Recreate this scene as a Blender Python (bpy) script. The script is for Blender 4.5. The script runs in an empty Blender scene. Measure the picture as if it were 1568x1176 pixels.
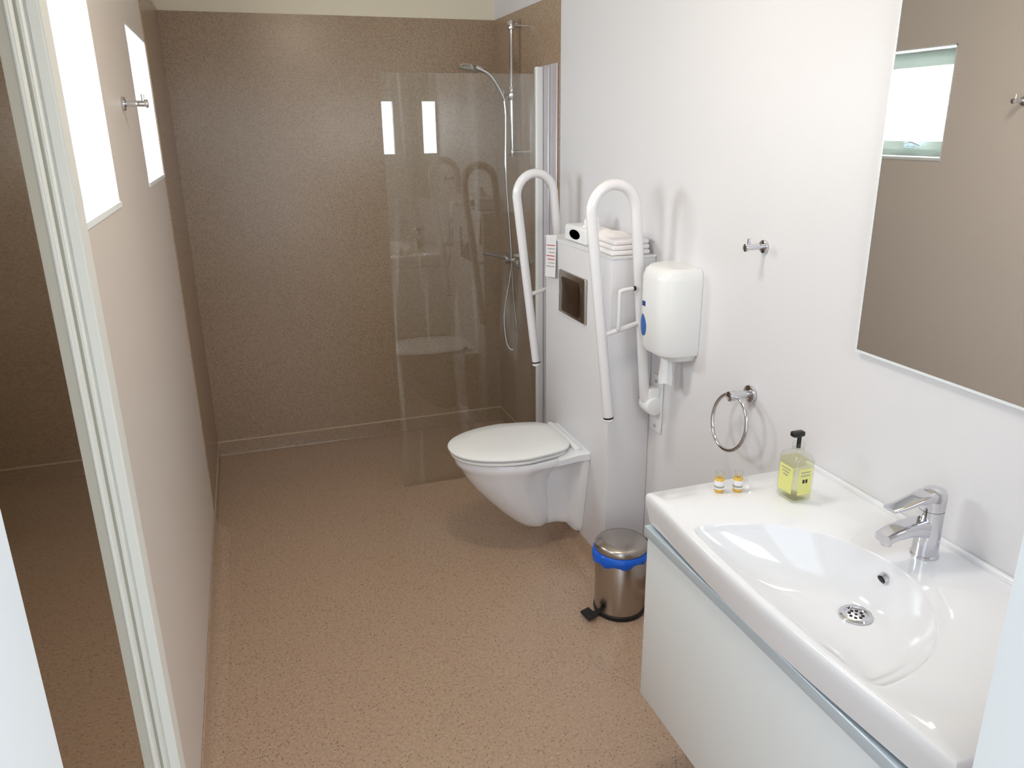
import bpy, bmesh, math, random
from mathutils import Vector, Matrix
random.seed(4)
SC=bpy.context.scene
COL=SC.collection
# ------------------------------------------------------------ materials
def srgb(r,g,b):
    def c(v):
        v/=255.; return v/12.92 if v<=.04045 else ((v+.055)/1.055)**2.4
    return (c(r),c(g),c(b),1)
def mat(name,col,rough=.5,metal=0,spec=.5,emit=None,es=0,coat=0,var=.0,bump=0,bscale=60):
    m=bpy.data.materials.new(name); m.use_nodes=True
    nt=m.node_tree; b=nt.nodes['Principled BSDF']
    b.inputs['Base Color'].default_value=col; b.inputs['Roughness'].default_value=rough
    b.inputs['Metallic'].default_value=metal; b.inputs['Specular IOR Level'].default_value=spec
    b.inputs['Coat Weight'].default_value=coat
    if emit: b.inputs['Emission Color'].default_value=emit; b.inputs['Emission Strength'].default_value=es
    tc=nt.nodes.new('ShaderNodeTexCoord')
    if var>0:
        n=nt.nodes.new('ShaderNodeTexNoise'); n.inputs['Scale'].default_value=3; n.inputs['Detail'].default_value=4
        r=nt.nodes.new('ShaderNodeMix'); r.data_type='RGBA'
        r.inputs['A'].default_value=tuple(c*(1-var) for c in col[:3])+(1,); r.inputs['B'].default_value=tuple(min(1,c*(1+var)) for c in col[:3])+(1,)
        nt.links.new(tc.outputs['Object'],n.inputs['Vector']); nt.links.new(n.outputs['Fac'],r.inputs['Factor']); nt.links.new(r.outputs['Result'],b.inputs['Base Color'])
    if bump>0:
        n=nt.nodes.new('ShaderNodeTexNoise'); n.inputs['Scale'].default_value=bscale; n.inputs['Detail'].default_value=3
        bp=nt.nodes.new('ShaderNodeBump'); bp.inputs['Strength'].default_value=bump; bp.inputs['Distance'].default_value=.002
        nt.links.new(tc.outputs['Object'],n.inputs['Vector']); nt.links.new(n.outputs['Fac'],bp.inputs['Height']); nt.links.new(bp.outputs['Normal'],b.inputs['Normal'])
    return m
def speckle(name,base,dark,light,rough,scale=170,con=.12,spec=.5):
    m=mat(name,base,rough,spec=spec); nt=m.node_tree; b=nt.nodes['Principled BSDF']
    tc=nt.nodes.new('ShaderNodeTexCoord')
    v1=nt.nodes.new('ShaderNodeTexVoronoi'); v1.inputs['Scale'].default_value=scale
    v2=nt.nodes.new('ShaderNodeTexVoronoi'); v2.inputs['Scale'].default_value=scale*.45
    n=nt.nodes.new('ShaderNodeTexNoise'); n.inputs['Scale'].default_value=scale*.6; n.inputs['Detail'].default_value=2
    for x in (v1,v2,n): nt.links.new(tc.outputs['Object'],x.inputs['Vector'])
    def ramp(src,p0,p1,inv):
        r=nt.nodes.new('ShaderNodeValToRGB'); r.color_ramp.elements[0].position=p0; r.color_ramp.elements[1].position=p1
        if inv: r.color_ramp.elements[0].color=(1,1,1,1); r.color_ramp.elements[1].color=(0,0,0,1)
        nt.links.new(src,r.inputs['Fac']); return r.outputs['Color']
    def mix(f,a,bb):
        r=nt.nodes.new('ShaderNodeMix'); r.data_type='RGBA'; nt.links.new(f,r.inputs['Factor'])
        for k,vv in (('A',a),('B',bb)):
            if isinstance(vv,tuple): r.inputs[k].default_value=vv
            else: nt.links.new(vv,r.inputs[k])
        return r.outputs['Result']
    f1=ramp(v1.outputs['Distance'],.20,.30,True)
    f2=ramp(v2.outputs['Distance'],.14,.21,True)
    nr=ramp(n.outputs['Fac'],.3,.7,False)
    n0=mix(nr,tuple(c*(1-con) for c in base[:3])+(1,),tuple(c*(1+con) for c in base[:3])+(1,))
    c=mix(f1,n0,light); c=mix(f2,c,dark)
    nt.links.new(c,b.inputs['Base Color'])
    bp=nt.nodes.new('ShaderNodeBump'); bp.inputs['Strength'].default_value=.1; bp.inputs['Distance'].default_value=.001
    nt.links.new(n.outputs['Fac'],bp.inputs['Height']); nt.links.new(bp.outputs['Normal'],b.inputs['Normal'])
    return m
def glassmat(name,tint,f0=.04,rough=0.0,streak=0):
    # thin-sheet glass: Schlick reflection (same from both sides) over clear transmission
    m=bpy.data.materials.new(name); m.use_nodes=True; nt=m.node_tree
    nt.nodes.remove(nt.nodes['Principled BSDF']); o=nt.nodes['Material Output']
    t=nt.nodes.new('ShaderNodeBsdfTransparent'); t.inputs['Color'].default_value=tint
    g=nt.nodes.new('ShaderNodeBsdfGlossy'); g.inputs['Roughness'].default_value=rough
    lw=nt.nodes.new('ShaderNodeLayerWeight'); lw.inputs['Blend'].default_value=.5
    p=nt.nodes.new('ShaderNodeMath'); p.operation='POWER'; p.inputs[1].default_value=5
    q=nt.nodes.new('ShaderNodeMath'); q.operation='MULTIPLY_ADD'; q.inputs[1].default_value=1-f0; q.inputs[2].default_value=f0
    mx=nt.nodes.new('ShaderNodeMixShader')
    nt.links.new(lw.outputs['Facing'],p.inputs[0]); nt.links.new(p.outputs[0],q.inputs[0])
    nt.links.new(q.outputs[0],mx.inputs[0]); nt.links.new(t.outputs[0],mx.inputs[1]); nt.links.new(g.outputs[0],mx.inputs[2]); out=mx.outputs[0]
    if streak:   # faint haze over the reflections, painted in as pale diffuse vertical streaks
        tc=nt.nodes.new('ShaderNodeTexCoord'); mp=nt.nodes.new('ShaderNodeMapping'); mp.inputs['Scale'].default_value=(16,16,1.1)
        n=nt.nodes.new('ShaderNodeTexNoise'); n.inputs['Scale'].default_value=1; n.inputs['Detail'].default_value=4; n.inputs['Distortion'].default_value=.6
        r=nt.nodes.new('ShaderNodeMapRange'); r.inputs['From Min'].default_value=.56; r.inputs['From Max'].default_value=.72; r.inputs['To Max'].default_value=streak
        df=nt.nodes.new('ShaderNodeBsdfDiffuse'); df.inputs['Color'].default_value=(.85,.85,.85,1)
        m2=nt.nodes.new('ShaderNodeMixShader')
        nt.links.new(tc.outputs['Object'],mp.inputs[0]); nt.links.new(mp.outputs[0],n.inputs['Vector']); nt.links.new(n.outputs['Fac'],r.inputs['Value'])
        nt.links.new(r.outputs[0],m2.inputs[0]); nt.links.new(out,m2.inputs[1]); nt.links.new(df.outputs[0],m2.inputs[2]); out=m2.outputs[0]
    nt.links.new(out,o.inputs['Surface'])
    return m
M_white=mat('wall_paint_white',srgb(229,227,230),.38,var=.015,bump=.08,bscale=220)
M_beige=mat('wall_vinyl_beige',srgb(224,214,206),.34,var=.02,bump=.08,bscale=220)
M_ceil=mat('ceiling_paint',srgb(236,226,206),.7)
M_brown=speckle('vinyl_brown_wall',srgb(162,138,115),srgb(124,102,81),srgb(180,158,135),.24,175,.15,.6)
M_floor=speckle('vinyl_brown_floor',srgb(184,157,135),srgb(132,104,82),srgb(200,176,155),.22,175,.13,.6)
M_line=mat('weld_line',srgb(205,182,156),.4)
M_por=mat('porcelain',srgb(236,236,240),.09,coat=.5)
M_lac=mat('white_lacquer',srgb(232,236,238),.25)
M_alu=mat('aluminium',srgb(205,219,230),.35,metal=.35)
M_prof=mat('satin_profile',srgb(205,200,206),.3,metal=.3)
M_chr=mat('chrome',srgb(215,215,220),.08,metal=1)
M_steel=mat('brushed_steel',srgb(185,178,172),.25,metal=1,bump=.05,bscale=300)
M_blk=mat('black_plastic',srgb(20,20,22),.4)
M_plw=mat('white_plastic',srgb(236,236,236),.25)
M_bar=mat('white_powder_coat',srgb(233,231,234),.2,coat=.3)
M_blue=mat('blue_bag',srgb(10,100,225),.35)
M_cream=mat('door_white',srgb(234,233,226),.35)
M_seal=mat('grey_seal',srgb(165,164,152),.5)
M_jamb=mat('reveal_white',srgb(238,242,242),.45)
M_wfr=mat('window_frame_paint',srgb(205,216,208),.4)
M_mir=mat('mirror_silver',srgb(238,238,236),.01,metal=1)
M_dmir=mat('door_glass_dark',srgb(174,164,148),.02,metal=1)
M_glass=glassmat('shower_glass',(.97,.98,.97,1),.065,0,.09)
M_pane=glassmat('window_pane',(.99,1,1,1),.03)
M_clear=glassmat('clear_glass',(.97,.98,.95,1),.06,.02)
M_liq=glassmat('liquid_yellow',(.96,.96,.80,1),.02)
M_yel=mat('yellow_label',srgb(228,226,140),.5)
M_amb=mat('amber_liquid',srgb(225,180,70),.15)
M_pap=mat('paper',srgb(238,236,238),.8)
M_tow=mat('towel_cloth',srgb(244,238,238),.95,bump=.5,bscale=400)
M_red=mat('red_print',srgb(210,70,60),.6)
M_bprint=mat('blue_print',srgb(40,60,135),.5)
M_bwin=mat('blue_window',srgb(60,100,170),.15)
M_dsteel=mat('polished_dark_steel',srgb(120,105,95),.1,metal=1)
M_conc=mat('concrete',srgb(150,150,148),.8,bump=.3)
M_lamp=mat('lamp_glass',srgb(255,240,215),.4,emit=(1,.88,.70,1),es=16)
M_dark=mat('dark_hole',srgb(25,20,18),.6)
# ------------------------------------------------------------ helpers
def empty(name):
    e=bpy.data.objects.new(name,None); e.empty_display_size=.05; COL.objects.link(e); return e
def addmesh(name,bm,m,parent=None,smooth=False):
    me=bpy.data.meshes.new(name); bmesh.ops.recalc_face_normals(bm,faces=bm.faces); bm.to_mesh(me); bm.free()
    o=bpy.data.objects.new(name,me); COL.objects.link(o)
    for k in (m if isinstance(m,(list,tuple)) else [m]): me.materials.append(k)
    if smooth:
        for p in me.polygons: p.use_smooth=True
        try: me.set_sharp_from_angle(angle=math.radians(40))
        except Exception: pass
    if parent: o.parent=parent
    return o
def bx(bm,x0,x1,y0,y1,z0,z1,mi=0):
    r=bmesh.ops.create_cube(bm,size=1)
    for v in r['verts']:
        v.co=Vector(((x0+x1)/2+v.co.x*(x1-x0),(y0+y1)/2+v.co.y*(y1-y0),(z0+z1)/2+v.co.z*(z1-z0)))
    for f in {f for v in r['verts'] for f in v.link_faces}: f.material_index=mi
    return r['verts']
def box(name,x0,x1,y0,y1,z0,z1,m,parent=None,bev=0,seg=3,M=None):
    bm=bmesh.new(); bx(bm,x0,x1,y0,y1,z0,z1)
    if bev: bmesh.ops.bevel(bm,geom=bm.edges[:],offset=bev,segments=seg,profile=.5,affect='EDGES')
    if M: bmesh.ops.transform(bm,matrix=M,verts=bm.verts)
    return addmesh(name,bm,m,parent,bev>0)
def boxes(name,lst,m,parent=None):
    bm=bmesh.new()
    for l in lst: bx(bm,*l)
    return addmesh(name,bm,m,parent)
def loft(name,rings,m,parent=None,cap0=True,cap1=True,smooth=True,closed=True):
    bm=bmesh.new(); R=[[bm.verts.new(p) for p in r] for r in rings]; n=len(R[0])
    for a,b in zip(R,R[1:]):
        for i in range(n if closed else n-1):
            j=(i+1)%n
            try: bm.faces.new((a[i],a[j],b[j],b[i]))
            except ValueError: pass
    if cap0: bm.faces.new(R[0][::-1])
    if cap1: bm.faces.new(R[-1])
    return addmesh(name,bm,m,parent,smooth)
def frame_axes(d):
    d=d.normalized(); a=Vector((0,0,1)) if abs(d.z)<.9 else Vector((1,0,0))
    u=d.cross(a).normalized(); return u,d.cross(u).normalized()
def cyl(name,p0,p1,r,m,parent=None,r1=None,n=32,bev=0):
    p0=Vector(p0);p1=Vector(p1);r1=r if r1 is None else r1; u,v=frame_axes(p1-p0)
    d=(p1-p0)
    L=d.length; dn=d/L
    st=[(0,r),(L,r1)] if not bev else [(0,r-bev),(bev*.3,r-bev*.3),(bev,r),(L-bev,r1),(L-bev*.3,r1-bev*.3),(L,r1-bev)]
    return loft(name,[[p0+dn*s+(u*math.cos(2*math.pi*i/n)+v*math.sin(2*math.pi*i/n))*q for i in range(n)] for s,q in st],m,parent)
def lathe(name,c,prof,m,parent=None,n=48):
    return loft(name,[[(c[0]+max(r,1e-4)*math.cos(2*math.pi*i/n),c[1]+max(r,1e-4)*math.sin(2*math.pi*i/n),c[2]+z) for i in range(n)] for r,z in prof],m,parent)
def smoothpath(pts,k=8):
    P=[Vector(p) for p in pts]; out=[]
    Q=[P[0]*2-P[1]]+P+[P[-1]*2-P[-2]]
    for i in range(1,len(Q)-2):
        a,b,c,d=Q[i-1],Q[i],Q[i+1],Q[i+2]
        for s in range(k):
            t=s/k; out.append(.5*((2*b)+(c-a)*t+(2*a-5*b+4*c-d)*t*t+(3*b-a-3*c+d)*t**3))
    out.append(P[-1]); return out
def tube(name,pts,r,m,parent=None,n=16,closed=False,smooth=0):
    P=smoothpath(pts,smooth) if smooth else [Vector(p) for p in pts]
    rings=[]; pu=None
    N=len(P)
    for i,p in enumerate(P):
        if closed: d=P[(i+1)%N]-P[i-1]
        else: d=P[min(i+1,N-1)]-P[max(i-1,0)]
        d.normalize()
        if pu is None: u,_=frame_axes(d)
        else:
            u=pu-d*pu.dot(d); u.normalize()
        pu=u; v=d.cross(u)
        rings.append([p+(u*math.cos(2*math.pi*k/n)+v*math.sin(2*math.pi*k/n))*r for k in range(n)])
    if closed: rings.append(rings[0]); return loft(name,rings,m,parent,False,False)
    return loft(name,rings,m,parent)
def rrect(cx,cy,hx,hy,r,n=6):
    out=[]
    for sx,sy,a0 in ((1,1,0),(-1,1,90),(-1,-1,180),(1,-1,270)):
        for k in range(n+1):
            a=math.radians(a0+90*k/n); out.append((cx+sx*(hx-r)+r*math.cos(a),cy+sy*(hy-r)+r*math.sin(a)))
    return out
# ------------------------------------------------------------ room
W=1.611; D=4.192; H=2.201; CH=2.45; YN=.49; T=.28
W1=(1.487,2.065,1.513,1.989); W2=(2.758,3.336,1.513,1.989); W3=(-.50,-.05,1.40,1.96)
def wallpieces(a0,a1,z0,z1,holes):
    out=[];cur=a0
    for h in sorted(holes):
        out.append((cur,h[0],z0,z1)); out.append((h[0],h[1],z0,h[2])); out.append((h[0],h[1],h[3],z1)); cur=h[1]
    out.append((cur,a1,z0,z1)); return [o for o in out if o[1]-o[0]>1e-4 and o[3]-o[2]>1e-4]
boxes('wall_left',[(-W-T,-W,a,b,c,d) for a,b,c,d in wallpieces(YN-.1,D,0,CH,[W1,W2])],M_beige)
boxes('wall_back',[(-W-T,.2,D,D+.15,0,CH)],M_ceil)
boxes('wall_right',[(0,.2,YN-.1,D,0,CH)],M_white)
DX0,DX1=-1.511,-.608
boxes('wall_front',[(-W,DX0,YN-.1,YN,0,CH),(DX0,DX1,YN-.1,YN,2.08,CH)]+[(a,b,YN-.1,YN,c,d) for a,b,c,d in wallpieces(DX1,0,0,CH,[W3])],M_white)
boxes('floor',[(-W-T,.2,YN-.1,D+.15,-.1,0)],M_floor)
boxes('ceiling',[(-W-T,.2,YN-.1,D+.15,CH,CH+.1)],M_ceil)
boxes('ground_terrace',[(-6,5,-5,YN-.1,-.14,-.03)],M_conc)
# brown vinyl cladding of the wet zone
e=.004
boxes('wall_cladding_shower',[(-W,0,D-e,D,0,H),(-W,-W+e,3.337,D-e,0,H),(-e,0,3.285,D-e,0,H)],M_brown)
# coved vinyl skirting
hc=.08
P_big=[(.06,.0012),(.045,.003),(.030,.008),(.018,.018),(.009,.036),(.0055,hc),(0.0006,hc)]
P_small=[(.0072,.0012),(.006,.004),(.0052,.010),(.0052,hc),(0.0006,hc)]
def cove(name,pts,m=None,prof=P_big):
    bm=bmesh.new(); R=[[bm.verts.new((x+nx*a,y+ny*a,z)) for a,z in prof] for x,y,nx,ny in pts]
    for a,b in zip(R,R[1:]):
        for i in range(len(prof)-1): bm.faces.new((a[i],a[i+1],b[i+1],b[i]))
    addmesh(name,bm,m or M_floor,None,True)
cove('baseboard_left',[(-W,YN,1,0),(-W,3.337,1,0)])
cove('baseboard_back',[(-W,3.337,1,0),(-W,D,1,-1),(0,D,-1,-1),(0,3.285,-1,0)],M_brown,P_small)
BY0,BY1,BXX,BH=2.395,3.016,-.17,1.25
cove('baseboard_right',[(0,3.285,-1,0),(0,BY1,-1,1),(BXX,BY1,-1,1),(BXX,BY0,-1,-1),(0,BY0,-1,-1),(0,YN,-1,0)])
boxes('trim_1',[(-W+.004,-.004,D-.0066,D-.004,hc-.001,hc+.006),(-W+.004,-W+.007,3.337,D-.004,hc-.001,hc+.003),(-.007,-.004,3.285,D-.004,hc-.001,hc+.003)],M_line)
# windows ------------------------------------------------------------
def window_x(name,w,depth):
    e_=empty(name); y0,y1,z0,z1=w; x=-W-depth
    bm=bmesh.new(); t=.045
    for b in ((x,-W,y0,y0+.006,z0,z1),(x,-W,y1-.006,y1,z0,z1),(x,-W+.004,y0,y1,z0,z0+.012),(x,-W,y0,y1,z1-.006,z1)): bx(bm,*b)
    addmesh('reveal',bm,M_jamb,e_)
    bm=bmesh.new()
    def fr(xa,xb,a,b,c,d,t):
        bx(bm,xa,xb,a,a+t,c,d);bx(bm,xa,xb,b-t,b,c,d);bx(bm,xa,xb,a+t,b-t,c,c+t);bx(bm,xa,xb,a+t,b-t,d-t,d)
    fr(x-.03,x+.03,y0+.006,y1-.006,z0+.012,z1-.006,.035)
    fr(x-.01,x+.045,y0+.035,y1-.035,z0+.041,z1-.035,.038)
    addmesh('frame',bm,M_wfr,e_)
    boxes('pane',[(x+.01,x+.016,y0+.065,y1-.065,z0+.07,z1-.065)],M_pane,e_)
    ym=(y0+y1)/2
    box('handle_base',x+.045,x+.055,ym-.03,ym+.03,z0+.048,z0+.073,M_alu,e_,.003)
    tube('handle_lever',[(x+.055,ym,z0+.06),(x+.075,ym-.005,z0+.062),(x+.08,ym-.04,z0+.074),(x+.08,ym-.1,z0+.058)],.007,M_alu,e_,smooth=5)
window_x('window_1',W1,.15); window_x('window_2',W2,.15)
e3=empty('window_3'); x0,x1,z0,z1=W3; y=YN-.06
bm=bmesh.new()
for t,a,b,c,d in ((.04,x0,x1,z0,z1),(.045,x0+.035,x1-.035,z0+.035,z1-.035)):
    ya,yb=(y-.03,y+.025) if t==.04 else (y-.01,y+.04)
    bx(bm,a,a+t,ya,yb,c,d);bx(bm,b-t,b,ya,yb,c,d);bx(bm,a+t,b-t,ya,yb,c,c+t);bx(bm,a+t,b-t,ya,yb,d-t,d)
addmesh('frame',bm,M_jamb,e3); boxes('pane',[(x0+.07,x1-.07,y,y+.006,z0+.07,z1-.07)],M_pane,e3)
# door: frame + leaf opened flat against the left wall, glazed -------
d=empty('door_1')
boxes('door_frame',[(DX0-.002,DX0+.012,YN-.11,YN+.012,0,2.08),(DX1-.012,DX1+.002,YN-.11,YN+.012,0,2.08),(DX0,DX1,YN-.11,YN+.012,2.066,2.08),
  (DX1,DX1+.06,YN,YN+.012,0,2.14),(DX0-.06,DX0,YN,YN+.012,0,2.14),(DX0-.06,DX1+.06,YN,YN+.012,2.08,2.14)],M_lac,d)
boxes('leaf_glass',[(-1.607,-1.603,.56,1.29,.10,1.98)],M_dmir,d)
boxes('leaf_rails',[(-1.610,-1.585,.53,1.32,.012,.10),(-1.610,-1.585,.53,1.32,1.98,2.06),(-1.610,-1.585,.53,.56,.10,1.98)],M_cream,d)
bm=bmesh.new()
for a in ((-1.610,-1.598,1.262,1.385,.012,2.06),(-1.599,-1.592,1.295,1.385,.012,2.06),(-1.592,-1.573,1.325,1.385,.012,2.06)): bx(bm,*a)
bmesh.ops.bevel(bm,geom=[q for q in bm.edges if abs(q.verts[0].co.z-q.verts[1].co.z)>1],offset=.003,segments=3,affect='EDGES')
addmesh('leaf_stile',bm,M_cream,d)
boxes('leaf_seal',[(-1.5985,-1.5945,1.289,1.2955,.012,2.06)],M_seal,d)
# ------------------------------------------------------------ cistern housing
h=empty('cistern_housing')
box('housing_body',BXX,-.001,BY0,BY1,hc-.002,BH,M_white,h,.003)
boxes('housing_core',[(BXX+.004,-.002,BY0+.004,BY1-.004,0,hc)],M_floor,h)
boxes('housing_top_edge',[(BXX-.003,-.001,BY0-.003,BY1+.003,BH-.004,BH+.003)],M_plw,h)
f=empty('flush_plate')
box('plate_frame',BXX-.012,BXX-.0005,2.592,2.845,.972,1.142,M_steel,f,.004)
rg=[]
for s,xx in ((1,-.0125),(.985,-.015),(.8,-.0175),(.4,-.019),(.05,-.0195)):
    rg.append([(BXX+xx,a,b) for a,b in rrect(2.722,1.052,.098*s,.068*s,.02*s)])
loft('push_button',rg,M_dsteel,f,False,True)
t=empty('tissue_pack')
box('pack',-.150,-.045,2.66,2.87,BH+.0035,BH+.066,M_pap,t,.012)
for nm,sc_,xo,mm in (('logo_ring',1,0,M_bprint),('logo_fill',.82,.0004,M_pap),('logo_core',.55,.0008,M_bprint)):
    lg=lathe(nm,(0,0,0),[(.0,0),(1,0)],mm,t,32)
    for v in lg.data.vertices:
        a,b=v.co.x,v.co.y; v.co=Vector((-.1508-xo,2.765+a*.050*sc_,BH+.035+b*.018*sc_))
rg=[]
for k in range(6):
    s=1-k*.13; rg.append([(-.095+.035*s*math.cos(a*.39269)*(1+.3*math.sin(3*a+k)),2.73+.04*s*math.sin(a*.39269)*(1+.3*math.cos(5*a)),BH+.062+.011*k) for a in range(16)])
loft('tissue_tuft',rg,M_pap,t)
tw=empty('folded_towel')
def towel(name,x0,x1,y0,y1,z0,hh,rot,n=3):
    for k in range(n):
        Mx=Matrix.Translation(((x0+x1)/2,(y0+y1)/2,0))@Matrix.Rotation(rot+.03*k,4,'Z')@Matrix.Translation((-(x0+x1)/2,-(y0+y1)/2,0))
        box(name+'_fold_%d'%k,x0+.004*k,x1-.003*k,y0+.003*k,y1-.004*k,z0+hh*k/n,z0+hh*(k+1)/n-.0005,M_tow,tw,hh/n*.42,4,Mx)
towel('towel',-.158,-.012,2.41,2.63,BH+.0035,.052,-.05)
bm=bmesh.new(); G=[[None]*17 for _ in range(15)]
for i in range(15):
    for j in range(17):
        u,v=i/14,j/16; rx=(u-.5)*2; ry=(v-.5)*2; rr_=min(1,math.hypot(rx,ry))
        z=BH+.0565+.016*(1-rr_**2)+.006*math.sin(7*u+3*v)*math.cos(5*v-2*u)*(1-rr_**3)
        G[i][j]=bm.verts.new((-.092+.055*rx+.006*math.sin(6*v),2.555+.065*ry+.006*math.sin(7*u),z))
for i in range(14):
    for j in range(16): bm.faces.new((G[i][j],G[i+1][j],G[i+1][j+1],G[i][j+1]))
cl=addmesh('towel_cloth_loose',bm,M_tow,tw,True); md=cl.modifiers.new('thickness','SOLIDIFY'); md.thickness=.004
c=empty('notice_card')
Mx=Matrix.Translation((BXX-.004,2.945,1.25))@Matrix.Rotation(math.radians(-6),4,'X')@Matrix.Rotation(math.radians(4),4,'Y')
box('card',-.0012,0,-.055,.055,-.155,.012,M_pap,c,M=Mx)
for k in range(7):
    box('print_%d'%k,-.0018,-.0013,-.045,.045-.012*(k%3),-.03-.014*k,-.0265-.014*k,M_red if k in(0,3,4) else M_seal,c,M=Mx)
# ------------------------------------------------------------ toilet
tl=empty('wall_hung_toilet'); CY=2.712
def egg(xb,xt,hw,z,back=.82,n=56,dz=0):
    xc=xb+(xt-xb)*.42; out=[]
    for k in range(n):
        a=2*math.pi*k/n; c_,s_=math.cos(a),math.sin(a)
        if c_<=0:
            out.append((xc+(xc-xt)*c_,CY+hw*(abs(s_)**.92)*(1 if s_>0 else -1),z))
        else:
            p=.42; X=(abs(c_)**p); Y=(abs(s_)**p)
            out.append((xc+(xb-xc)*X,CY+hw*Y*(1-(1-back)*X)*(1 if s_>0 else -1),z))
    return out
bowl=[(-.20,-.665,.176,.462),(-.20,-.668,.179,.452),(-.215,-.664,.176,.432),(-.24,-.650,.168,.418),(-.262,-.640,.158,.398),(-.285,-.622,.146,.365),(-.295,-.592,.132,.32),(-.295,-.55,.118,.27),(-.29,-.50,.101,.215),(-.285,-.45,.084,.165),(-.28,-.41,.068,.133),(-.285,-.385,.05,.119),(-.30,-.365,.03,.115)]
loft('bowl',[egg(a,b,c_,z_,.55 if z_<.42 else .82) for a,b,c_,z_ in bowl],M_por,tl)
def sect(x,hwt,hwb,zt,zb,r):
    pts=rrect(0,0,1,1,r)
    return [(x,CY+p*(hwb+(hwt-hwb)*(q+1)/2),zb+(zt-zb)*(q+1)/2) for p,q in pts]
loft('mount',[sect(-.171,.178,.105,.465,.085,.25),sect(-.190,.176,.10,.465,.09,.25),sect(-.202,.165,.085,.462,.10,.3),sect(-.214,.105,.058,.44,.112,.35),sect(-.25,.062,.042,.42,.115,.4),sect(-.32,.062,.042,.42,.115,.4),sect(-.40,.06,.03,.38,.14,.5)],M_por,tl)
loft('deck',[sect(-.171,.180,.178,.478,.44,.3),sect(-.22,.180,.176,.478,.44,.3),sect(-.30,.176,.17,.464,.43,.3)],M_por,tl)
def slab(name,xb,xt,hw,z0,z1,dome=0):
    r=[egg(xb-.004,xt+.006,hw-.006,z0),egg(xb,xt+.001,hw-.001,z0+.004),egg(xb,xt,hw,(z0+z1)/2),egg(xb,xt+.001,hw-.001,z1-.004),egg(xb-.006,xt+.008,hw-.008,z1)]
    if dome: r+=[egg(xb-.05,xt+.07,hw-.07,z1+dome*.7),egg(xb-.14,xt+.19,hw-.15,z1+dome)]
    return loft(name,r,M_plw,tl)
slab('seat',-.235,-.682,.183,.466,.482); slab('lid',-.222,-.690,.188,.485,.500,.006)
box('hinge_bar',-.224,-.200,CY-.15,CY+.15,.474,.493,M_plw,tl,.006)
# ------------------------------------------------------------ grab bars
def grab(name,Y,roll):
    g=empty(name)
    A=Vector((-.056,Y,.76)); B=Vector((-.116,Y,1.41)); Cc=Vector((-.278,Y,1.41)); E=Vector((-.196,Y,.70))
    pts=[Vector((-.03,Y,.715)),A,B]
    c0=(B+Cc)/2; r=(B-Cc).length/2
    for k in range(1,16):
        a=math.pi*k/16; pts.append(Vector((c0.x+r*math.cos(a),Y,c0.z+r*1.1*math.sin(a))))
    pts+=[Cc,E]
    tube('rail',pts,.0182,M_bar,g)
    dn=(E-Cc).normalized()
    cyl('tip_ring',E,E+dn*.006,.0185,M_blk,g); cyl('tip_cap',E+dn*.006,E+dn*.02,.0182,M_bar,g,bev=.004)
    p1=A.lerp(B,.42); p2=Cc.lerp(E,.58)
    tube('brace',[p1,p2],.009,M_bar,g)
    box('wall_plate',-.008,-.0005,Y-.038,Y+.038,.62,.83,M_steel if not roll else M_plw,g,.003)
    cyl('pivot_housing',(-.028,Y-.036,.725),(-.028,Y+.036,.725),.034,M_plw,g,bev=.006)
    box('pivot_bracket',-.05,-.006,Y-.026,Y+.026,.70,.79,M_plw,g,.008)
    for z in (.64,.81): cyl('screw_%d'%(z>.7),(-.008,Y,z),(-.012,Y,z),.007,M_chr,g)
    if roll:
        p=p1.lerp(p2,.62)
        tube('roll_holder',[p,p+Vector((0,-.012,.02)),p+Vector((0,-.014,.125)),p+Vector((.008,-.014,.14)),p+Vector((.05,-.014,.145))],.007,M_bar,g,smooth=5)
        cyl('holder_tip',p+Vector((.05,-.014,.145)),p+Vector((.058,-.014,.145)),.008,M_blk,g)
grab('folding_grab_rail',2.335,True); grab('folding_grab_rail.001',3.068,False)
# ------------------------------------------------------------ towel dispenser
ds=empty('paper_towel_dispenser'); dc=2.19
def dsec(z,hw,dep,r):
    pts=[]
    for k in range(41):
        a=math.pi*k/40; n_=.55
        pts.append((-.001-dep*abs(math.sin(a))**n_,dc+hw*(abs(math.cos(a))**n_)*(1 if math.cos(a)>0 else -1),z))
    return pts
loft('body',[dsec(.965,.085,.10,0),dsec(.968,.092,.118,0),dsec(.985,.096,.126,0),dsec(1.10,.098,.132,0),dsec(1.215,.098,.132,0),dsec(1.238,.094,.124,0),dsec(1.25,.084,.108,0)],M_plw,ds)
loft('base_lip',[dsec(.945,.07,.08,0),dsec(.966,.084,.10,0)],M_plw,ds)
rg=[]
for s in (1,.9,.2): rg.append([(-.1305-(1-s)*.006,2.228+.020*s*math.cos(a*.2618),1.055+.038*s*math.sin(a*.2618)) for a in range(24)])
loft('level_window',rg,M_bwin,ds)
box('logo',-.134,-.129,2.215,2.235,1.118,1.134,M_bprint,ds)
rg=[]
for k,(s,z) in enumerate([(.022,.95),(.026,.92),(.032,.885),(.03,.855)]):
    rg.append([(-.06+s*.6*math.cos(a*.5236),dc+s*math.sin(a*.5236)*(1+.12*math.sin(4*a)),z-.006*math.cos(a*1.2)) for a in range(12)])
loft('paper_tail',rg,M_pap,ds,True,False)
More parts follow.
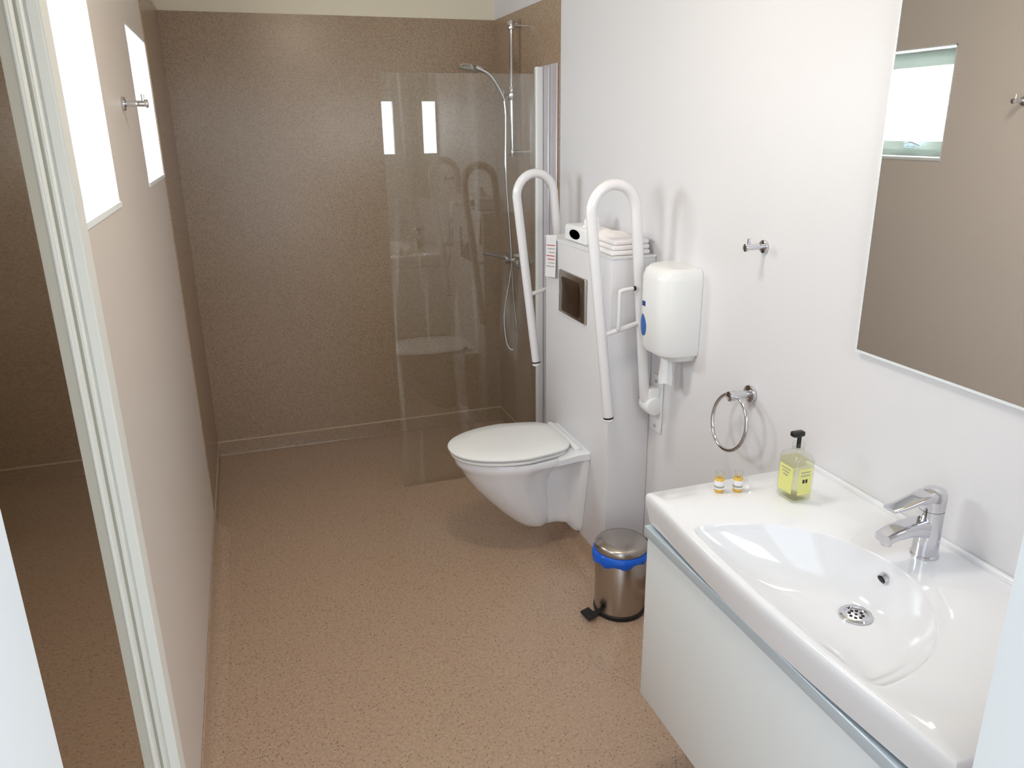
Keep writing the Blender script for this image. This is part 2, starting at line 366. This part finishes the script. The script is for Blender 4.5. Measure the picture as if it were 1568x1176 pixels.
# ------------------------------------------------------------ hooks, ring
def hook(name,x,s,Y,z):
    g=empty(name)
    cyl('rose',(x,Y,z),(x+s*.008,Y,z),.018,M_chr,g,bev=.002)
    cyl('pin',(x+s*.008,Y,z),(x+s*.06,Y,z),.008,M_chr,g,bev=.001)
    cyl('end_disc',(x+s*.056,Y,z),(x+s*.064,Y,z),.011,M_chr,g,bev=.002)
    cyl('nib',(x+s*.052,Y,z+.006),(x+s*.052,Y,z+.024),.0045,M_chr,g)
hook('towel_hook',0,-1,1.80,1.36); hook('towel_hook.001',-W,1,2.40,1.75)
rgp=empty('towel_ring')
cyl('rose',(0,1.80,.935),(-.012,1.80,.935),.026,M_chr,rgp,bev=.003)
cyl('arm',(-.012,1.80,.935),(-.062,1.80,.935),.011,M_chr,rgp)
cyl('clamp',(-.056,1.80,.935),(-.078,1.80,.935),.015,M_chr,rgp,bev=.002)
tube('ring',[(-.066+.012*math.sin(2*math.pi*k/64),1.805+.082*math.cos(2*math.pi*k/64),.853+.082*math.sin(2*math.pi*k/64)) for k in range(64)],.0055,M_chr,rgp,closed=True)
# ------------------------------------------------------------ shower
sc=empty('shower_screen'); GY=3.471
boxes('glass',[(-.739,-.03,GY-.003,GY+.003,.012,1.90)],M_glass,sc)
box('wall_profile',-.046,-.0125,GY-.014,GY+.014,.005,1.93,M_plw,sc,.004)
box('wall_profile_outer',-.012,-.0045,3.30,GY+.02,.005,1.935,M_prof,sc,.003)
box('profile_rib',-.022,-.0122,3.375,3.40,.005,1.93,M_prof,sc,.003)
boxes('bottom_seal',[(-.739,-.046,GY-.004,GY+.004,.001,.012)],M_clear,sc)
sh=empty('shower_set'); SY=3.77; sx=-.055
cyl('riser_rail',(sx,SY,1.54),(sx,SY,2.15),.011,M_chr,sh)
for z in (1.56,2.13):
    cyl('bracket_%d'%(z>2),(-.0045,SY,z),(sx,SY,z),.011,M_chr,sh); cyl('bracket_head_%d'%(z>2),(sx,SY,z-.018),(sx,SY,z+.018),.018,M_chr,sh,bev=.003)
cyl('slider',(sx,SY,1.80),(sx,SY,1.86),.022,M_chr,sh,bev=.004)
cyl('slider_arm',(sx,SY,1.83),(sx-.05,SY-.01,1.835),.014,M_chr,sh,bev=.002)
tube('hand_shower_handle',[(sx-.04,SY-.01,1.80),(sx-.065,SY-.01,1.85),(-.17,SY-.01,1.915),(-.235,SY-.01,1.945)],.011,M_chr,sh,smooth=5)
hd=Vector((-.27,SY-.01,1.945)); nn=Vector((-.25,0,-.97)).normalized()
cyl('hand_shower_head',hd-nn*.012,hd+nn*.010,.032,M_chr,sh,r1=.052,bev=.003)
cyl('hand_shower_face',hd+nn*.010,hd+nn*.013,.046,M_seal,sh)
cyl('mixer_body',(-.06,SY-.13,1.03),(-.06,SY+.13,1.03),.024,M_chr,sh,bev=.004)
for s in (-.075,.075):
    cyl('mixer_union_%d'%(s>0),(-.0045,SY+s,1.03),(-.06,SY+s,1.03),.03,M_chr,sh,r1=.018)
cyl('mixer_cartridge',(-.06,SY,1.03),(-.105,SY,1.04),.024,M_chr,sh,bev=.003)
tube('mixer_lever',[(-.10,SY,1.045),(-.15,SY,1.06),(-.215,SY,1.075)],.010,M_chr,sh,smooth=4)
tube('hose',[(sx-.04,SY-.01,1.80),(sx-.035,SY-.015,1.70),(sx-.045,SY-.03,1.45),(sx-.03,SY-.04,1.15),(sx-.02,SY-.05,.85),(sx-.005,SY-.06,.64),(sx-.02,SY-.04,.565),(sx-.05,SY-.02,.60),(sx-.055,SY,.75),(-.075,SY,.95),(-.07,SY,1.01)],.007,M_chr,sh,smooth=8)
# ------------------------------------------------------------ vanity
vn=empty('washbasin_vanity'); ZC=.824; VY0,VY1=.62,1.532; ZB=.742
boxes('cabinet',[(-.455,-.003,VY0+.01,VY0+.026,.235,.738),(-.455,-.003,VY1-.028,VY1-.012,.235,.738),(-.455,-.003,VY0+.026,VY1-.028,.235,.251),(-.455,-.441,VY0+.026,VY1-.028,.251,.70)],M_lac,vn)
box('front_panel',-.474,-.457,VY0+.005,VY1-.005,.23,.706,M_lac,vn,.002)
box('handle_profile',-.484,-.455,VY0+.004,VY1-.004,.709,.736,M_alu,vn,.003)
N=288; cc=Vector((-.33,1.075)); dr=Vector((-.235,1.075))
def frontx(y): 
    u=(y-(VY0+VY1)/2)/((VY1-VY0)/2); return -.482-.020*(math.cos(u*math.pi)*.5+.5)**.7
outl=[(-.002,VY0),(-.002,VY1)]+[(frontx(VY1-(VY1-VY0)*k/60),VY1-(VY1-VY0)*k/60) for k in range(61)]
riml=[]
for k in range(81):
    a=-math.pi/2+math.pi*k/80
    riml.append((-.470+.303*math.cos(a),1.063+.279*math.sin(a)))
for k in range(1,20):
    yy=1.063+.279-.558*k/20; riml.append((-.470-.012*math.sin(math.pi*k/20),yy))
def cast(poly,ang):
    dx,dy=math.cos(ang),math.sin(ang); best=None
    for i in range(len(poly)):
        ax,ay=poly[i]; bx_,by_=poly[(i+1)%len(poly)]
        ex,ey=bx_-ax,by_-ay; den=dx*ey-dy*ex
        if abs(den)<1e-12: continue
        t_=((ax-cc.x)*ey-(ay-cc.y)*ex)/den; u_=((ax-cc.x)*dy-(ay-cc.y)*dx)/den
        if t_>0 and -1e-9<=u_<=1+1e-9: best=t_ if best is None else max(best,t_)
    return Vector((cc.x+dx*best,cc.y+dy*best))
angs=[2*math.pi*i/N for i in range(N)]
for cx_,cy_ in ((-.002,VY0),(-.002,VY1),(frontx(VY0),VY0),(frontx(VY1),VY1)):
    a=math.atan2(cy_-cc.y,cx_-cc.x)%(2*math.pi); i=min(range(N),key=lambda k:abs(angs[k]-a)); angs[i]=a
O=[cast(outl,a) for a in angs]; R_=[cast(riml,a) for a in angs]
for it in range(6): R_=[(R_[i-1]+R_[i]*2+R_[(i+1)%N])/4 for i in range(N)]
def ring(P,s,z,c0=dr): return [(c0.x+(p.x-c0.x)*s,c0.y+(p.y-c0.y)*s,z) for p in P]
def inset(P,dd,z):
    out=[]
    for p in P:
        x=p.x+dd if p.x<-.3 and abs(p.x-frontx(p.y))<.01 else p.x
        y=p.y-dd if p.y>VY1-.002 else (p.y+dd if p.y<VY0+.002 else p.y)
        out.append((x,y,z))
    return out
rings=[inset(O,.014,ZB),inset(O,.010,ZB+.003),inset(O,.006,ZB+.025),inset(O,.001,ZB+.055),inset(O,.0,ZC-.016),inset(O,.001,ZC-.008),inset(O,.003,ZC-.003),inset(O,.007,ZC)]
def mixr(a,b,t_): return [tuple(Vector(p).lerp(Vector(q),t_)) for p,q in zip(a,b)]
rt_=ring(R_,1.018,ZC); rings+=[mixr(rings[-1],rt_,.5),rt_]
rings.append(ring(R_,1.006,ZC-.0008)); rings.append(ring(R_,.995,ZC-.003))
def bz(s): return ZC-.004-.108*(1-max(0,((s-.1)/.9))**2.8)
for s in (.98,.96,.93,.89,.84,.78,.7,.6,.48,.36,.24,.12): rings.append(ring(R_,s,bz(s)))
loft('basin',rings,M_por,vn,False,True)
box('basin_upstand',-.014,-.001,VY0,VY1,ZC-.004,ZC+.012,M_por,vn,.003)
zd=ZC-.111
lathe('drain_flange',(dr.x,dr.y,zd),[(.034,.0),(.034,.003),(.030,.006),(.024,.005),(.023,.002),(.0,.002)],M_chr,vn)
for k in range(8):
    a=k*math.pi/4; r=.013
    lathe('drain_hole_%d'%k,(dr.x+r*math.cos(a),dr.y+r*math.sin(a),zd+.0022),[(.0035,0),(.0035,.0006),(0,.0006)],M_dark,vn,12)
lathe('drain_hole_c',(dr.x,dr.y,zd+.0022),[(.003,0),(.003,.0006),(0,.0006)],M_dark,vn,12)
cyl('overflow_ring',(-.172,1.075,ZC-.034),(-.182,1.075,ZC-.038),.012,M_chr,vn); cyl('overflow_hole',(-.182,1.075,ZC-.038),(-.1828,1.075,ZC-.0384),.009,M_dark,vn)
# faucet
fc=empty('basin_mixer_tap'); FX,FY=-.078,1.075
lathe('body',(FX,FY,ZC+.0005),[(.0,0),(.028,0),(.028,.004),(.0255,.006),(.025,.03),(.0245,.085),(.0245,.105)],M_chr,fc)
lathe('cap',(FX,FY,ZC+.1065),[(.0,0),(.0245,.0),(.025,.02),(.0245,.034),(.021,.042),(.012,.046),(0,.047)],M_chr,fc)
def tsec(x,z,hy,hz,r=.5): return [(x,FY+p*hy,z+q*hz) for p,q in rrect(0,0,1,1,r)]
loft('spout',[tsec(FX,ZC+.062,.020,.022),tsec(FX-.03,ZC+.070,.020,.018),tsec(FX-.06,ZC+.072,.020,.014),tsec(FX-.095,ZC+.068,.020,.011),tsec(FX-.118,ZC+.060,.019,.010)],M_chr,fc)
cyl('aerator',(FX-.106,FY,ZC+.062),(FX-.108,FY,ZC+.044),.011,M_chr,fc)
loft('lever',[tsec(FX+.012,ZC+.136,.020,.012),tsec(FX-.02,ZC+.138,.021,.010),tsec(FX-.05,ZC+.134,.019,.006),tsec(FX-.085,ZC+.127,.017,.004),tsec(FX-.112,ZC+.124,.016,.0035)],M_chr,fc)
# soap
sp=empty('soap_dispenser_bottle'); SX,SYY=-.162,1.388
def ssec(z,hx,hy,r): return [(SX+p*.8,SYY+q,z) for p,q in rrect(0,0,hx,hy,r)]
loft('bottle',[ssec(ZC+.001,.031,.031,.008),ssec(ZC+.004,.034,.034,.010),ssec(ZC+.105,.034,.034,.010),ssec(ZC+.115,.029,.029,.012),ssec(ZC+.120,.016,.016,.0125),ssec(ZC+.128,.0145,.0145,.012)],M_clear,sp)
loft('liquid',[ssec(ZC+.007,.031,.031,.008),ssec(ZC+.100,.031,.031,.008)],M_liq,sp)
boxes('label',[(SX-.0282,SX-.0275,SYY-.024,SYY+.024,ZC+.022,ZC+.088),(SX-.0185,SX+.0185,SYY-.0350,SYY-.0343,ZC+.022,ZC+.088)],M_yel,sp)
lathe('collar',(SX,SYY,ZC+.128),[(.0,0),(.0145,0),(.0145,.014),(.010,.016),(0,.016)],M_clear,sp)
cyl('pump_stem',(SX,SYY,ZC+.129),(SX,SYY,ZC+.158),.005,M_blk,sp)
box('pump_head',SX-.022,SX+.010,SYY-.009,SYY+.009,ZC+.158,ZC+.171,M_blk,sp,.004)
for k in range(3): box('print_%d'%k,SX-.0290,SX-.0283,SYY-.016+.004*k,SYY+.016-.004*k,ZC+.079-.008*k,ZC+.0815-.008*k,M_seal,sp)
for k in range(2):
    box('butterfly_%d'%k,SX-.007+k*.008,SX-.002+k*.008,SYY-.0358,SYY-.0351,ZC+.052,ZC+.061,M_blk,sp)
    box('print_side_%d'%k,SX-.013,SX+.012,SYY-.0358,SYY-.0351,ZC+.078-.008*k,ZC+.0805-.008*k,M_seal,sp)
for i,(x,y) in enumerate(((-.312,1.475),(-.268,1.462))):
    g=empty('toiletry_miniature' if i==0 else 'toiletry_miniature.001')
    lathe('bottle',(x,y,ZC+.0005),[(.0,0),(.0105,0),(.0115,.002),(.0115,.034),(.009,.037)],M_amb,g,24)
    lathe('label',(x,y,ZC+.009),[(.0119,0),(.0119,.022)],M_pap,g,24)
    lathe('logo',(x,y,ZC+.013),[(.0121,0),(.0121,.005)],M_seal,g,24)
    lathe('cap',(x,y,ZC+.0375),[(0,0),(.0105,0),(.0105,.016),(.009,.018),(0,.018)],M_clear,g,24)
# mirror
mr=empty('vanity_mirror')
box('mirror_pane',-.012,-.007,.56,1.405,1.174,2.12,M_mir,mr)
box('mirror_backing',-.007,-.0005,.565,1.40,1.179,2.115,M_plw,mr)
box('mirror_edge',-.0125,-.0005,.56,1.4055,1.168,1.1738,M_lac,mr); box('mirror_edge_side',-.0125,-.0005,1.4055,1.4095,1.168,2.12,M_lac,mr)
# ------------------------------------------------------------ bin
bn=empty('pedal_bin'); bc=(-.197,2.20,0)
lathe('base',bc,[(0,.001),(.093,.001),(.094,.004),(.094,.016),(.091,.018)],M_blk,bn)
lathe('body',bc,[(.090,.017),(.091,.02),(.091,.236),(.089,.240)],M_steel,bn)
rgs=[]
for k,(r,z) in enumerate([(.0925,.224),(.098,.222),(.103,.233),(.101,.246),(.095,.252),(.088,.252)]):
    row=[]
    for a in range(64):
        th=a*math.pi/32; sag=max(0,math.cos(th-math.pi*1.02))**3*.016
        row.append((bc[0]+(r+.002*math.sin(a*1.7+k)*(k<4))*math.cos(th),bc[1]+(r+.002*math.sin(a*2.3)*(k<4))*math.sin(th),z-sag*(k<3)+(.005*math.sin(a*.8)+.004*math.sin(a*.37+1))*(k<2)))
    rgs.append(row)
loft('bag_rim',rgs,M_blue,bn,False,False)
lathe('lid',bc,[(.084,.250),(.093,.252),(.095,.258),(.094,.270),(.086,.279),(.06,.286),(.03,.289),(0,.290)],M_steel,bn)
PR=Matrix.Rotation(math.radians(-80),4,'Z')
def PM(r): return Matrix.Translation((bc[0]-r*.985,bc[1]-r*.17,0))@PR
box('pedal_arm',-.012,.012,-.02,.03,.006,.014,M_blk,bn,.002,M=PM(.105))
box('pedal',-.028,.028,-.022,.016,.012,.024,M_blk,bn,.004,M=PM(.128)@Matrix.Rotation(.15,4,'X'))
box('lid_hinge',-.02,.02,-.01,.01,.225,.262,M_blk,bn,.003,M=Matrix.Translation((bc[0]+.096,bc[1]+.012,0))@PR)
# ------------------------------------------------------------ ceiling lamp + lights
lp=empty('ceiling_lamp'); LX,LY=-.83,1.72
lathe('lamp_base',(LX,LY,CH-.03),[(.0,0),(.15,0),(.15,.0295)],M_plw,lp)
lathe('lamp_dome',(LX,LY,CH-.031),[(.14,0),(.135,-.02),(.11,-.045),(.06,-.062),(0,-.068)],M_lamp,lp)
def area(name,loc,rot,sx_,sy_,P,col):
    l=bpy.data.lights.new(name,'AREA'); l.shape='RECTANGLE'; l.size=sx_; l.size_y=sy_; l.energy=P; l.color=col
    o=bpy.data.objects.new(name,l); o.location=loc; o.rotation_euler=rot; COL.objects.link(o); return o
r90=math.radians(90)
area('daylight_window_1',(-W-.24,(W1[0]+W1[1])/2,(W1[2]+W1[3])/2),(0,-r90,0),W1[3]-W1[2],W1[1]-W1[0],15,(.86,.95,1))
area('daylight_window_2',(-W-.24,(W2[0]+W2[1])/2,(W2[2]+W2[3])/2),(0,-r90,0),W2[3]-W2[2],W2[1]-W2[0],20,(.9,.96,1))
area('daylight_window_3',((W3[0]+W3[1])/2,YN-.14,(W3[2]+W3[3])/2),(r90,0,0),W3[1]-W3[0]+.1,W3[3]-W3[2]+.1,12,(.88,.95,1))
pl=bpy.data.lights.new('ceiling_bulb','AREA'); pl.shape='DISK'; pl.size=.24; pl.energy=4.5; pl.color=(1,.88,.75)
po=bpy.data.objects.new('ceiling_bulb',pl); po.location=(LX,LY,CH-.105); COL.objects.link(po)
wd=bpy.data.worlds.new('sky'); SC.world=wd; wd.use_nodes=True
bg=wd.node_tree.nodes['Background']; bg.inputs[0].default_value=(.84,.92,1,1); bg.inputs[1].default_value=2.3
# ------------------------------------------------------------ camera
yw,t,rr=.324,.320,-.013
fw=Vector((math.sin(yw)*math.cos(t),math.cos(yw)*math.cos(t),-math.sin(t)))
rt=Vector((math.cos(yw),-math.sin(yw),0)); up=rt.cross(fw)
r2=rt*math.cos(rr)+up*math.sin(rr); u2=up*math.cos(rr)-rt*math.sin(rr)
cam=bpy.data.cameras.new('camera'); cam.sensor_width=36; cam.lens=1189.767/1568*36; cam.clip_start=.02
co=bpy.data.objects.new('camera',cam); COL.objects.link(co)
m3=Matrix((r2,u2,-fw)).transposed(); co.matrix_world=Matrix.Translation((-1.339,0,1.68))@m3.to_4x4()
SC.camera=co
SC.view_settings.view_transform='Standard'
